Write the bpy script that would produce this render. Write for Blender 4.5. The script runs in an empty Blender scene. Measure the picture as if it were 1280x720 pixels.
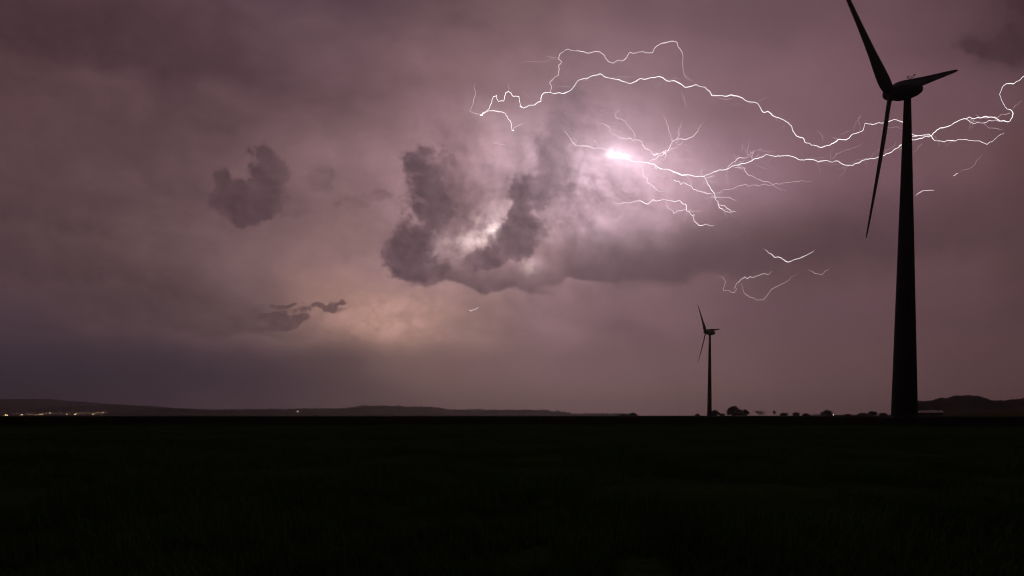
import bpy, bmesh, math, random
import numpy as np
from mathutils import Vector, Matrix, noise as mnoise

random.seed(7)
R = math.radians
S = bpy.context.scene
COL = S.collection

# ------------------------------------------------------------------ camera
F = 853.333                      # 24 mm lens on the photograph's 1280 px width
PITCH = R(1.0)
EYE = 1.6
CY = 519.5 + F * math.tan(PITCH)
FW = Vector((0, math.cos(PITCH), -math.sin(PITCH)))
UPV = Vector((0, math.sin(PITCH), math.cos(PITCH)))
CAM = Vector((0, 0, EYE))

cam_d = bpy.data.cameras.new('camera')
cam = bpy.data.objects.new('camera', cam_d)
COL.objects.link(cam)
cam.location = CAM
cam.rotation_euler = (R(90) - PITCH, 0, 0)
cam_d.lens = 24
cam_d.sensor_width = 36
cam_d.shift_y = (CY - 360) / 1280
cam_d.clip_start = 0.1
cam_d.clip_end = 60000
S.camera = cam


def at(px, py, d):
    """world point seen at a spot of the photograph, d metres to the north"""
    r = Vector((1, 0, 0)) * ((px - 640) / F) + FW + UPV * ((CY - py) / F)
    return CAM + r * (d / r.y)


# ------------------------------------------------------------------ helpers
def lin(c):
    def f(v):
        v = v / 255
        return v / 12.92 if v <= .04045 else ((v + .055) / 1.055) ** 2.4
    return tuple(f(v) for v in c[:3])


def tag(o, label=None, cat=None, group=None, kind=None):
    if label: o['label'] = label
    if cat: o['category'] = cat
    if group: o['group'] = group
    if kind: o['kind'] = kind
    return o


def empty(name, loc, rz=0):
    o = bpy.data.objects.new(name, None)
    COL.objects.link(o)
    o.location = loc
    o.rotation_euler = (0, 0, rz)
    o.empty_display_size = .5
    return o


def mesh_obj(name, verts, faces, mats, parent=None, smooth=False, idx=None):
    me = bpy.data.meshes.new(name)
    me.from_pydata([tuple(v) for v in verts], [], faces)
    for m in (mats if isinstance(mats, (list, tuple)) else [mats]):
        me.materials.append(m)
    if idx is not None:
        me.polygons.foreach_set('material_index', idx)
    if smooth:
        me.polygons.foreach_set('use_smooth', [True] * len(me.polygons))
    me.update()
    if smooth: me.set_sharp_from_angle(angle=R(35))
    o = bpy.data.objects.new(name, me)
    COL.objects.link(o)
    if parent: o.parent = parent
    return o


class MB:
    """collects shapes, links them as one mesh"""
    def __init__(self):
        self.v = []; self.f = []; self.m = []

    def add(self, v, f, mi=0):
        n = len(self.v)
        self.v += [tuple(p) for p in v]
        self.f += [tuple(i + n for i in q) for q in f]
        self.m += [mi] * len(f)

    def box(self, c, s, mi=0):
        x, y, z = c; a, b, h = s[0] / 2, s[1] / 2, s[2] / 2
        v = [(x + i * a, y + j * b, z + k * h) for k in (-1, 1) for j in (-1, 1) for i in (-1, 1)]
        self.add(v, [(0, 2, 3, 1), (4, 5, 7, 6), (0, 1, 5, 4), (2, 6, 7, 3), (0, 4, 6, 2), (1, 3, 7, 5)], mi)

    def tube(self, pts, rads, n=6, mi=0, caps=True):
        pts = [Vector(p) for p in pts]
        base = len(self.v)
        t0 = (pts[1] - pts[0]).normalized()
        a = t0.orthogonal().normalized()
        for i, p in enumerate(pts):
            t = (pts[min(i + 1, len(pts) - 1)] - pts[max(i - 1, 0)])
            t = t.normalized() if t.length > 1e-9 else t0
            a = (a - t * a.dot(t))
            a = a.normalized() if a.length > 1e-6 else t.orthogonal().normalized()
            b = t.cross(a)
            for k in range(n):
                th = 2 * math.pi * k / n
                self.v.append(tuple(p + (a * math.cos(th) + b * math.sin(th)) * rads[i]))
        for i in range(len(pts) - 1):
            for k in range(n):
                k2 = (k + 1) % n
                self.f.append((base + i * n + k, base + i * n + k2, base + (i + 1) * n + k2, base + (i + 1) * n + k))
                self.m.append(mi)
        if caps:
            self.f.append(tuple(base + k for k in reversed(range(n)))); self.m.append(mi)
            e = base + (len(pts) - 1) * n
            self.f.append(tuple(e + k for k in range(n))); self.m.append(mi)

    def build(self, name, mats, parent=None, smooth=False):
        return mesh_obj(name, self.v, self.f, mats, parent, smooth, self.m)


def copy_tree(o, parent=None):
    c = o.copy(); COL.objects.link(c); c.parent = parent
    for ch in [x for x in bpy.data.objects if x.parent == o]:
        copy_tree(ch, c)
    return c


# ------------------------------------------------------------------ materials
class NT:
    """short-hand for building shader node graphs"""
    def __init__(self, tree):
        self.t = tree; self.n = tree.nodes; self.l = tree.links

    def link(self, v, sock):
        if isinstance(v, bpy.types.NodeSocket): self.l.new(v, sock)
        else: sock.default_value = v

    def math(self, op, a, b=0.0, c=0.0, clamp=False):
        n = self.n.new('ShaderNodeMath'); n.operation = op; n.use_clamp = clamp
        for i, v in enumerate((a, b, c)): self.link(v, n.inputs[i])
        return n.outputs[0]

    def vec(self, op, a, b=(0, 0, 0), scale=None):
        n = self.n.new('ShaderNodeVectorMath'); n.operation = op
        self.link(a, n.inputs[0]); self.link(b, n.inputs[1])
        if scale is not None: self.link(scale, n.inputs['Scale'])
        return n.outputs['Value'] if op in ('LENGTH', 'DOT_PRODUCT', 'DISTANCE') else n.outputs[0]

    def noise(self, vec, scale, detail=5, rough=.55, dist=0.0, dims='3D'):
        n = self.n.new('ShaderNodeTexNoise'); n.noise_dimensions = dims
        self.link(vec, n.inputs['Vector'])
        n.inputs['Scale'].default_value = scale; n.inputs['Detail'].default_value = detail
        n.inputs['Roughness'].default_value = rough; n.inputs['Distortion'].default_value = dist
        return n

    def mapping(self, vec, loc=(0, 0, 0), rot=0, scale=(1, 1, 1), kind='TEXTURE'):
        n = self.n.new('ShaderNodeMapping'); n.vector_type = kind
        self.link(vec, n.inputs['Vector'])
        n.inputs['Location'].default_value = loc; n.inputs['Rotation'].default_value = (0, 0, rot)
        n.inputs['Scale'].default_value = scale
        return n.outputs[0]

    def rng(self, v, a, b, c=0.0, d=1.0, smooth=True):
        n = self.n.new('ShaderNodeMapRange'); n.interpolation_type = 'SMOOTHSTEP' if smooth else 'LINEAR'
        self.link(v, n.inputs[0])
        for i, q in enumerate((a, b, c, d)): self.link(q, n.inputs[i + 1])
        return n.outputs[0]

    def mix(self, f, a, b, mode='MIX'):
        n = self.n.new('ShaderNodeMix'); n.data_type = 'RGBA'; n.blend_type = mode; n.clamp_result = False
        for v, s in ((f, n.inputs[0]), (a, n.inputs[6]), (b, n.inputs[7])):
            if isinstance(v, tuple) and len(v) == 3: v = v + (1,)
            self.link(v, s)
        return n.outputs[2]

    def ramp(self, f, stops, interp='LINEAR'):
        n = self.n.new('ShaderNodeValToRGB'); n.color_ramp.interpolation = interp
        e = n.color_ramp.elements
        while len(e) > 1: e.remove(e[0])
        e[0].position = stops[0][0]; e[0].color = (*stops[0][1], 1)
        for p, c in stops[1:]:
            x = e.new(p); x.color = (*c, 1)
        self.link(f, n.inputs[0])
        return n.outputs[0]


def pbr(name, col, rough=.8, spec=.2, var=.25, scale=3.0, metal=0.0, bump=0.0):
    m = bpy.data.materials.new(name); m.use_nodes = True
    t = NT(m.node_tree); b = t.n['Principled BSDF']
    co = t.n.new('ShaderNodeTexCoord').outputs['Object']
    n = t.noise(co, scale, 5, .6)
    f = t.rng(n.outputs['Fac'], .3, .7)
    lo = tuple(c * (1 - var) for c in col); hi = tuple(min(1, c * (1 + var)) for c in col)
    t.link(t.mix(f, lo, hi), b.inputs['Base Color'])
    b.inputs['Roughness'].default_value = rough
    b.inputs['Specular IOR Level'].default_value = spec
    b.inputs['Metallic'].default_value = metal
    if bump:
        bn = t.n.new('ShaderNodeBump'); bn.inputs['Strength'].default_value = bump
        t.link(n.outputs['Fac'], bn.inputs['Height']); t.link(bn.outputs[0], b.inputs['Normal'])
    return m


def emit(name, col, strength):
    m = bpy.data.materials.new(name); m.use_nodes = True
    t = m.node_tree; t.nodes.clear()
    e = t.nodes.new('ShaderNodeEmission'); o = t.nodes.new('ShaderNodeOutputMaterial')
    e.inputs[0].default_value = (*col, 1); e.inputs[1].default_value = strength
    t.links.new(e.outputs[0], o.inputs[0])
    m.cycles.emission_sampling = 'FRONT'
    return m


M = dict(
    tower=pbr('tower_paint', (.13, .14, .13), .85, .08, .08, .6),
    blade=pbr('blade_gelcoat', (.42, .42, .41), .5, .3, .06, .8),
    nacelle=pbr('nacelle_shell', (.2, .2, .2), .7, .15, .08, .9),
    steel=pbr('galvanised_steel', (.25, .25, .26), .5, .5, .15, 4, .6),
    concrete=pbr('concrete', (.3, .29, .27), .9, .2, .2, 2),
    bark=pbr('bark', (.07, .055, .04), .95, .1, .35, 5, bump=.4),
    birch=pbr('pale_bark', (.5, .46, .42), .9, .1, .3, 3),
    leaf=pbr('leaf', (.045, .06, .02), .8, .15, .45, .9),
    leaf_dark=pbr('leaf_dark', (.03, .042, .018), .85, .1, .45, .7),
    wood_far=pbr('wood_far', (.035, .045, .022), .95, .05, .5, .03),
    hill=pbr('hill_grass', (.05, .055, .025), 1, 0, .4, .004),
    barn_wall=pbr('barn_boards', (.09, .06, .045), .9, .1, .3, 1.5),
    barn_roof=pbr('sheet_roof', (.6, .58, .56), .45, .5, .12, .7),
    door=pbr('dark_door', (.05, .045, .04), .7, .3, .2, 3),
    glass=pbr('dark_glass', (.02, .022, .025), .1, .6, .1, 2),
    pole=pbr('lamp_post', (.12, .12, .12), .6, .4, .1, 2),
    lamp_warm=emit('lamp_warm', (1, .58, .27), 3.5),
    lamp_white=emit('lamp_white', (1, .66, .36), 7),
    lamp_red=emit('lamp_red', (1, .25, .15), 3),
    ref=emit('lamp_cool', (1, .95, .9), 10),
)


# ------------------------------------------------------------------ sky
def srows():
    """storm-front brightness: colour by row (height on the storm wall) and by bearing"""
    return [
        (-420, [(-700, (46, 34, 40)), (0, (84, 62, 66)), (640, (116, 88, 94)), (1080, (108, 80, 87)), (1500, (66, 48, 53)), (2100, (40, 30, 35))]),
        (0, [(-700, (50, 36, 42)), (0, (81, 58, 62)), (220, (81, 59, 65)), (430, (90, 67, 74)), (640, (105, 80, 84)), (860, (110, 82, 90)), (1080, (105, 76, 84)), (1200, (92, 65, 72)), (1280, (76, 52, 58)), (2100, (44, 32, 38))]),
        (115, [(-700, (52, 37, 44)), (0, (86, 62, 66)), (200, (94, 69, 74)), (400, (108, 81, 87)), (600, (136, 104, 110)), (760, (134, 103, 112)), (980, (124, 92, 101)), (1100, (118, 85, 94)), (1240, (104, 75, 82)), (1300, (92, 66, 71)), (2100, (46, 34, 40))]),
        (215, [(-700, (52, 39, 46)), (0, (90, 66, 70)), (180, (104, 78, 82)), (340, (122, 93, 97)), (430, (138, 107, 110)), (560, (160, 125, 132)), (650, (184, 148, 158)), (760, (178, 142, 156)), (840, (170, 134, 147)), (920, (146, 112, 124)), (1020, (128, 94, 104)), (1100, (119, 86, 95)), (1200, (110, 79, 86)), (1280, (92, 64, 68)), (2100, (46, 34, 38))]),
        (320, [(-700, (46, 35, 44)), (0, (88, 66, 70)), (180, (106, 81, 82)), (330, (118, 91, 92)), (450, (146, 113, 112)), (560, (168, 132, 134)), (660, (156, 122, 126)), (760, (128, 98, 106)), (860, (118, 89, 96)), (1000, (107, 79, 84)), (1200, (98, 71, 75)), (1280, (86, 61, 64)), (2100, (44, 33, 38))]),
        (400, [(-700, (40, 31, 42)), (0, (74, 56, 64)), (180, (88, 67, 72)), (300, (108, 83, 84)), (400, (146, 112, 106)), (480, (178, 137, 126)), (580, (164, 128, 124)), (680, (136, 105, 110)), (800, (114, 85, 93)), (1000, (100, 73, 80)), (1200, (93, 67, 73)), (1280, (85, 60, 65)), (2100, (44, 32, 41))]),
        (455, [(-700, (32, 25, 36)), (0, (56, 44, 55)), (180, (68, 53, 62)), (320, (79, 61, 69)), (420, (94, 73, 74)), (500, (124, 96, 93)), (600, (124, 95, 95)), (720, (118, 89, 93)), (850, (106, 79, 83)), (1050, (98, 72, 76)), (1280, (88, 62, 65)), (2100, (44, 32, 40))]),
        (512, [(-700, (30, 24, 34)), (0, (55, 42, 53)), (150, (62, 49, 60)), (330, (77, 61, 74)), (430, (86, 69, 73)), (560, (108, 83, 82)), (720, (112, 84, 85)), (900, (106, 78, 79)), (1080, (100, 73, 75)), (1280, (92, 65, 64)), (2100, (46, 33, 39))]),
    ]


def build_world():
    w = bpy.data.worlds.new('World'); S.world = w; w.use_nodes = True
    t = NT(w.node_tree); t.n.clear()
    gen = t.n.new('ShaderNodeTexCoord').outputs['Generated']
    sp = t.n.new('ShaderNodeSeparateXYZ'); t.link(gen, sp.inputs[0])
    X, Y, Z = sp.outputs
    yy = t.math('MAXIMUM', Y, .06)
    # chart on the storm wall to the north: u to the east, v downwards
    u = t.math('MULTIPLY_ADD', t.math('DIVIDE', X, yy), F, 640)
    v = t.math('SUBTRACT', 519.5, t.math('MULTIPLY', t.math('DIVIDE', Z, yy), F))
    cb = t.n.new('ShaderNodeCombineXYZ'); t.link(u, cb.inputs[0]); t.link(v, cb.inputs[1])
    P = cb.outputs[0]

    # gentle domain warp so that no gradient stays geometric
    n1 = t.noise(P, 1 / 210, 5, .55)
    warp = t.vec('SCALE', t.vec('SUBTRACT', n1.outputs['Color'], (.5, .5, .5)), scale=150.0)
    sw = t.n.new('ShaderNodeSeparateXYZ'); t.link(t.vec('ADD', P, warp), sw.inputs[0])
    fu = t.math('DIVIDE', t.math('ADD', sw.outputs[0], 860), 3000, clamp=True)
    # rows are warped less near the horizon
    wv = t.math('MULTIPLY_ADD', t.math('SUBTRACT', sw.outputs[1], v), t.rng(v, 300, 470, .8, .12), v)
    rows = srows()
    base = None
    for i, (y, st) in enumerate(rows):
        c = t.ramp(fu, [((x + 860) / 3000, lin(q)) for x, q in st], 'EASE' if i else 'LINEAR')
        if base is None: base = c
        else: base = t.mix(t.rng(wv, rows[i - 1][0], y), base, c)

    # stratus texture: long streaks and broad lumps
    pm = t.mapping(P, (0, 0, 0), R(6), (2.6, 1, 1))
    s1 = t.noise(t.vec('ADD', pm, t.vec('SCALE', warp, scale=.5)), 1 / 95, 5, .55, .3).outputs['Fac']
    s2 = t.noise(t.vec('ADD', P, warp), 1 / 150, 6, .56, .4).outputs['Fac']
    amp = t.rng(v, 400, 500, 1.0, .15)
    side = t.rng(u, 700, 1000, 1.0, .3)
    amp = t.math('MULTIPLY', amp, side)
    mod = t.math('ADD', t.math('MULTIPLY', t.math('SUBTRACT', s1, .5), 1.05), t.math('MULTIPLY', t.math('SUBTRACT', s2, .5), .72))
    mod = t.math('MULTIPLY_ADD', mod, amp, 1.0)
    c = t.vec('SCALE', base, scale=mod)

    # cloud edge noise and relief: towards the flash the lumps catch light, away from it they stay dark
    e1 = t.noise(P, 1 / 46, 6, .6, .2).outputs['Fac']
    e2 = t.noise(P, 1 / 12, 3, .6).outputs['Fac']
    e3 = t.noise(t.vec('ADD', P, (9, -6, 0)), 1 / 46, 5, .6, .2).outputs['Fac']
    en = t.math('MULTIPLY_ADD', t.math('SUBTRACT', e1, .5), 2.5, t.math('MULTIPLY', t.math('SUBTRACT', e2, .5), 1.1))
    relief = t.math('SUBTRACT', e1, e3)
    wn = t.noise(P, 1 / 60, 3, .5)
    Pw = t.vec('ADD', P, t.vec('SCALE', t.vec('SUBTRACT', wn.outputs['Color'], (.5, .5, .5)), scale=48.0))
    sw2 = t.n.new('ShaderNodeSeparateXYZ'); t.link(Pw, sw2.inputs[0])
    uw, vw = sw2.outputs[0], sw2.outputs[1]

    # every layer reads the chart through the layer before it, so that the graph is evaluated one layer at a time
    LAY = {'P': (u, v), 'W': (uw, vw)}

    def after(c):
        d = t.vec('DOT_PRODUCT', c, (1e-7, 0, 0))
        LAY['P'] = (t.math('ADD', u, d), t.math('ADD', v, d))
        LAY['W'] = (t.math('ADD', uw, d), t.math('ADD', vw, d))
        return c

    def local(x, y, rx, ry, rot=0.0, vec='W'):
        """chart position in the frame of an ellipse"""
        U, V = LAY[vec]
        if not rot:
            return t.math('MULTIPLY_ADD', U, 1 / rx, -x / rx), t.math('MULTIPLY_ADD', V, 1 / ry, -y / ry)
        k, q = math.cos(R(rot)), math.sin(R(rot))
        a_ = t.math('MULTIPLY_ADD', U, k / rx, t.math('MULTIPLY_ADD', V, q / rx, -(x * k + y * q) / rx))
        b_ = t.math('MULTIPLY_ADD', V, k / ry, t.math('MULTIPLY_ADD', U, -q / ry, (x * q - y * k) / ry))
        return a_, b_

    def rad2(*a_):
        p, q = local(*a_)
        return t.math('MULTIPLY_ADD', p, p, t.math('MULTIPLY', q, q))

    def gauss(x, y, rx, ry, rot=0.0, vec='W'):
        return t.math('POWER', 2.71828, t.math('MULTIPLY', rad2(x, y, rx, ry, rot, vec), -1.0))

    def cloud(blobs, edge=.3, rough=.5, fade=None, floor=None):
        """soft union of ellipses with ragged edges -> 0..1; fade = bearings between which it thins out"""
        d = None
        for x, y, rx, ry, *ro in blobs:
            q = t.math('SQRT', rad2(x, y, rx, ry, ro[0] if ro else 0))
            d = q if d is None else t.math('SMOOTH_MIN', d, q, .35)
        d = t.math('MULTIPLY_ADD', en, rough * 1.7, d)
        m = t.rng(d, 1.1 + edge * .8, 1.1 - edge * .8)
        if fade: m = t.math('MULTIPLY', m, t.rng(LAY['W'][0], fade[0], fade[1], 1, 0))
        if floor: m = t.math('MULTIPLY', m, t.rng(t.math('MULTIPLY_ADD', en, 9, LAY['W'][1]), floor, floor - 12))
        return m

    def shelf(x, y, rx, ry, rot=0.0, hard=.25, k=.12):
        """layer that thickens downwards to a defined base"""
        p, q = local(x, y, rx, ry, rot)
        q = t.math('MULTIPLY_ADD', en, k, q)
        m = t.math('MULTIPLY', t.rng(q, -1, .5), t.rng(q, .55 + hard, .55))
        return t.math('MULTIPLY', m, t.rng(t.math('ABSOLUTE', p), 1, .45))

    def glow(c, x, y, rx, ry, rgb, k, rot=0, vec='W', tex=False):
        g = gauss(x, y, rx, ry, rot, vec)
        if tex: g = t.math('MULTIPLY', g, t.rng(en, -.4, .4, .3, 1.6))
        return after(t.vec('ADD', c, t.vec('SCALE', rgb, scale=t.math('MULTIPLY', g, k))))

    def over(c, mask, rgb, a, rel=1.6):
        k = t.vec('SCALE', lin(rgb), scale=t.math('MULTIPLY_ADD', relief, rel, 1.0))
        return after(t.mix(t.math('MULTIPLY', mask, a), c, k))

    pink = (.95, .71, .82)
    # layered stratus in the west
    c = over(c, shelf(150, 45, 280, 52, 10, .7), (68, 49, 54), .72, .6)
    c = over(c, shelf(205, 205, 170, 36, 27, .8), (86, 64, 68), .55, .6)
    c = over(c, shelf(50, 252, 150, 44, 12, .5), (75, 56, 60), .6, .8)
    c = over(c, shelf(120, 322, 210, 44, 9, .4), (76, 57, 61), .68, .8)
    c = over(c, shelf(230, 386, 200, 34, 4, .4), (78, 60, 64), .68, .8)
    c = over(c, shelf(430, 305, 130, 30, -4, .6), (118, 91, 92), .35, .8)
    c = over(c, shelf(60, 432, 330, 40, 3, .8), (62, 48, 55), .45, .3)
    c = over(c, gauss(170, 478, 300, 34), (51, 41, 52), .75, .2)
    # cloud mass lit from inside by the flash
    c = glow(c, 760, 240, 85, 62, pink, .12, 0, 'W', True)
    c = glow(c, 650, 192, 42, 60, pink, .10)
    c = glow(c, 600, 290, 38, 22, (1, .76, .72), .28, -28, 'W', True)
    c = glow(c, 556, 300, 40, 34, (.9, .66, .66), .07)
    c = glow(c, 480, 392, 92, 28, (1, .57, .47), .10, -4, 'W', True)
    c = glow(c, 500, 418, 50, 15, (1, .55, .46), .07, 0, 'W', True)
    c = glow(c, 655, 345, 56, 16, (.95, .68, .66), .07, -20)
    # cottony relief of the lit mass
    near = gauss(690, 250, 150, 95)
    c = t.vec('SCALE', c, scale=t.math('MULTIPLY_ADD', t.math('MULTIPLY', relief, near), 2.2, 1.0))
    # lens of the shelf: pale above, dark flat base, running east
    c = glow(c, 765, 286, 85, 24, pink, .08, -6)
    c = over(c, shelf(800, 320, 165, 44, -2, .15, .08), (93, 70, 78), .88, .4)
    c = over(c, shelf(955, 300, 240, 52, -7, .28, .06), (88, 65, 72), .84, .25)
    c = over(c, shelf(1120, 276, 240, 66, -9, .7), (84, 60, 66), .75, .2)
    c = over(c, gauss(1250, 64, 64, 20), (68, 48, 53), .7, .4)
    c = over(c, cloud([(1232, 66, 38, 11, 4), (1268, 60, 36, 14), (1285, 40, 30, 30)], .6, .6), (66, 46, 52), .62, .8)
    c = over(c, gauss(1280, 25, 60, 60), (66, 45, 50), .6)
    # plume leaning up to the right of the bright gap
    c = over(c, gauss(676, 245, 40, 80, 24), (122, 96, 105), .62)
    c = over(c, cloud([(668, 241, 27, 22), (647, 252, 14, 17), (654, 276, 24, 27, 20), (640, 300, 21, 22, 30), (618, 320, 26, 16, -20), (598, 329, 18, 10)], .28, .55, None, 354), (116, 90, 99), .72, 2.0)
    c = over(c, cloud([(704, 168, 24, 46, 12), (696, 212, 27, 36, 15)], .5, .6), (122, 95, 105), .62, 2.0)
    c = over(c, cloud([(650, 262, 18, 32, 16), (637, 300, 22, 24, 25), (612, 324, 24, 12, -20)], .4, .6), (98, 75, 83), .72, 2.0)
    # big plume on the left of the gap
    c = over(c, gauss(572, 248, 26, 44, -24), (132, 103, 110), .55)
    c = over(c, gauss(560, 262, 40, 84, -14), (122, 95, 101), .72)
    c = over(c, gauss(522, 318, 44, 28), (106, 82, 89), .6)
    c = over(c, cloud([(531, 204, 19, 17), (544, 228, 25, 24), (555, 251, 31, 27), (548, 277, 34, 32), (528, 306, 34, 26), (512, 330, 25, 15), (528, 338, 36, 11)], .36, .55, (532, 596), 356), (104, 80, 87), .84, 1.8)
    c = over(c, cloud([(527, 205, 12, 12), (541, 236, 15, 30, -15), (541, 278, 20, 32), (516, 322, 28, 20, -10), (532, 340, 32, 9)], .45, .6), (90, 69, 77), .6, 1.6)
    c = over(c, shelf(600, 344, 118, 24, 2, .3, .14), (103, 79, 86), .86, 1.4)
    # lit fringes peeping out behind the plumes
    c = glow(c, 604, 288, 24, 11, (1, .82, .78), .24, -38, 'W', True)
    c = glow(c, 614, 283, 9, 7, (1, .88, .84), .32, -30, 'W', True)
    c = glow(c, 586, 306, 18, 9, (1, .8, .76), .12, -30, 'W', True)
    c = glow(c, 556, 316, 18, 18, (1, .78, .75), .07, 0, 'W', True)
    c = glow(c, 656, 326, 13, 12, (1, .75, .72), .22, -40, 'W', True)
    c = glow(c, 690, 282, 13, 13, (1, .76, .8), .12, 0, 'W', True)
    c = glow(c, 735, 226, 18, 16, pink, .16, 0, 'W', True)
    # detached cumulus to the west
    c = over(c, gauss(332, 252, 66, 30), (88, 66, 71), .5)
    c = over(c, cloud([(326, 199, 16, 17), (330, 216, 24, 20), (288, 238, 26, 21), (314, 240, 40, 24), (318, 257, 52, 22)], .38, .62, (326, 392)), (83, 62, 68), .82, 1.4)
    c = over(c, cloud([(362, 402, 24, 2.8, -16), (400, 387, 30, 3.6, -8), (364, 386, 18, 2.6, -5), (421, 379, 12, 3, -30), (437, 372, 6, 2.6), (345, 398, 14, 2.4)], .7, 1.15), (88, 66, 69), .78, 1.0)
    c = over(c, cloud([(398, 224, 18, 11), (464, 250, 20, 8, -10), (430, 255, 10, 9)], .7, .9), (106, 81, 84), .45)
    # the flash itself, seen through thin cloud
    c = glow(c, 772, 200, 120, 82, pink, .13, 8)
    c = glow(c, 777, 198, 48, 27, pink, .30, 8)
    c = glow(c, 772, 197, 24, 11, (1, .82, .9), .22, 6, 'W', True)
    c = glow(c, 766, 196, 8, 3.4, (1, .92, .96), .8, 2, 'P')
    c = glow(c, 776, 197, 11, 2.6, (1, .92, .96), .55, 10, 'P')
    c = glow(c, 763, 192, 5, 4, (1, .92, .96), .3, 40, 'P')
    c = glow(c, 880, 219, 26, 18, pink, .07, 0)
    c = glow(c, 603, 142, 26, 20, pink, .06, 0)
    c = glow(c, 640, 160, 20, 18, pink, .05, 0)

    # night behind the camera and below the horizon
    front = t.rng(t.math('MULTIPLY_ADD', Z, .5, Y), -.05, .4)
    c = t.mix(front, lin((14, 11, 13)), c)
    bg = t.n.new('ShaderNodeBackground'); t.link(c, bg.inputs[0]); bg.inputs[1].default_value = 1.0
    # faint clear-sky light above the storm
    sky = t.n.new('ShaderNodeTexSky'); sky.sky_type = 'NISHITA'; sky.sun_disc = False
    sky.sun_elevation = R(20); sky.sun_rotation = R(8.7)
    bs = t.n.new('ShaderNodeBackground'); t.link(sky.outputs[0], bs.inputs[0]); bs.inputs[1].default_value = .0004
    ad = t.n.new('ShaderNodeAddShader'); t.l.new(bg.outputs[0], ad.inputs[0]); t.l.new(bs.outputs[0], ad.inputs[1])
    o = t.n.new('ShaderNodeOutputWorld'); t.l.new(ad.outputs[0], o.inputs[0])
    w.cycles.sampling_method = 'MANUAL'; w.cycles.sample_map_resolution = 256


build_world()

# pale light of the flash, from the bright core of the storm
sd = bpy.data.lights.new('flash_light', 'SUN'); sd.energy = .06; sd.angle = R(.5); sd.color = (1, .86, .84)
so = bpy.data.objects.new('flash_light', sd); COL.objects.link(so)
az = R(8.7); el = R(20)
dirv = Vector((math.sin(az) * math.cos(el), math.cos(az) * math.cos(el), math.sin(el)))
so.rotation_euler = dirv.to_track_quat('Z', 'Y').to_euler()
so.location = (0, 0, 60)


# ------------------------------------------------------------------ ground
def sm(a, b, x):
    t_ = min(1, max(0, (x - a) / (b - a))); return t_ * t_ * (3 - 2 * t_)


def gz(x, y):
    r = math.hypot(x, y)
    z = 1.2 * sm(6, 118, r)
    z += .10 * mnoise.noise(Vector((x / 17, y / 17, 3))) * sm(4, 14, r) * (1 - sm(60, 110, r))
    z += .035 * mnoise.noise(Vector((x / 3.1, y / 3.1, 9))) * (1 - sm(30, 60, r))
    z += .09 * mnoise.noise(Vector((x / 13, y / 13, 4))) * sm(55, 80, r) * (1 - sm(130, 200, r))
    # rising meadow to the right
    if y > 0:
        b = math.degrees(math.atan2(x, y))
        z += 4.2 * sm(31.8, 35.5, b) * (1 - sm(60, 90, b)) * sm(300, 720, r)
    return z


def build_ground():
    rads = [0.6 * 1.065 ** i for i in range(154)]
    rads = [r for r in rads if r < 8600] + [8650]
    NA = 240
    v = [(0, 0, gz(0, 0))]; f = []
    for r in rads:
        for k in range(NA):
            a = 2 * math.pi * k / NA
            v.append((r * math.sin(a), r * math.cos(a), gz(r * math.sin(a), r * math.cos(a))))
    for k in range(NA): f.append((0, 1 + (k + 1) % NA, 1 + k))
    for i in range(len(rads) - 1):
        for k in range(NA):
            k2 = (k + 1) % NA; a = 1 + i * NA; b = a + NA
            f.append((a + k, a + k2, b + k2, b + k))
    m = bpy.data.materials.new('field'); m.use_nodes = True
    t = NT(m.node_tree); bs = t.n['Principled BSDF']
    co = t.n.new('ShaderNodeTexCoord').outputs['Object']
    sp = t.n.new('ShaderNodeSeparateXYZ'); t.link(co, sp.inputs[0])
    r = t.vec('LENGTH', co)
    n1 = t.noise(t.mapping(co, scale=(2.2, .8, 1)), .16, 6, .6).outputs['Fac']
    n2 = t.noise(co, 4.5, 6, .7).outputs['Fac']
    n3 = t.noise(t.mapping(co, scale=(6, 1, 1)), .5, 5, .6).outputs['Fac']
    g = t.mix(t.rng(n1, .36, .62), (.016, .034, .01), (.058, .105, .034))
    g = t.mix(t.rng(n2, .3, .7), g, (.028, .054, .015))
    soil = t.mix(t.rng(n3, .35, .65), (.012, .011, .009), (.022, .02, .015))
    rn = t.math('MULTIPLY_ADD', t.math('SUBTRACT', n1, .5), 26, r)
    g = t.mix(t.rng(rn, 62, 78), g, soil)            # ploughed strip along the crest
    g = t.mix(t.rng(rn, 290, 340), g, (.075, .08, .03))   # meadow beyond
    t.link(g, bs.inputs['Base Color'])
    bs.inputs['Roughness'].default_value = 1; bs.inputs['Specular IOR Level'].default_value = 0
    bp = t.n.new('ShaderNodeBump'); bp.inputs['Strength'].default_value = .7; bp.inputs['Distance'].default_value = .08
    t.link(n2, bp.inputs['Height']); t.link(bp.outputs[0], bs.inputs['Normal'])
    o = mesh_obj('ground', v, f, m, smooth=True)
    tag(o, 'dark grassy field stretching to the flat horizon', 'ground', kind='structure')


build_ground()


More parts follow.
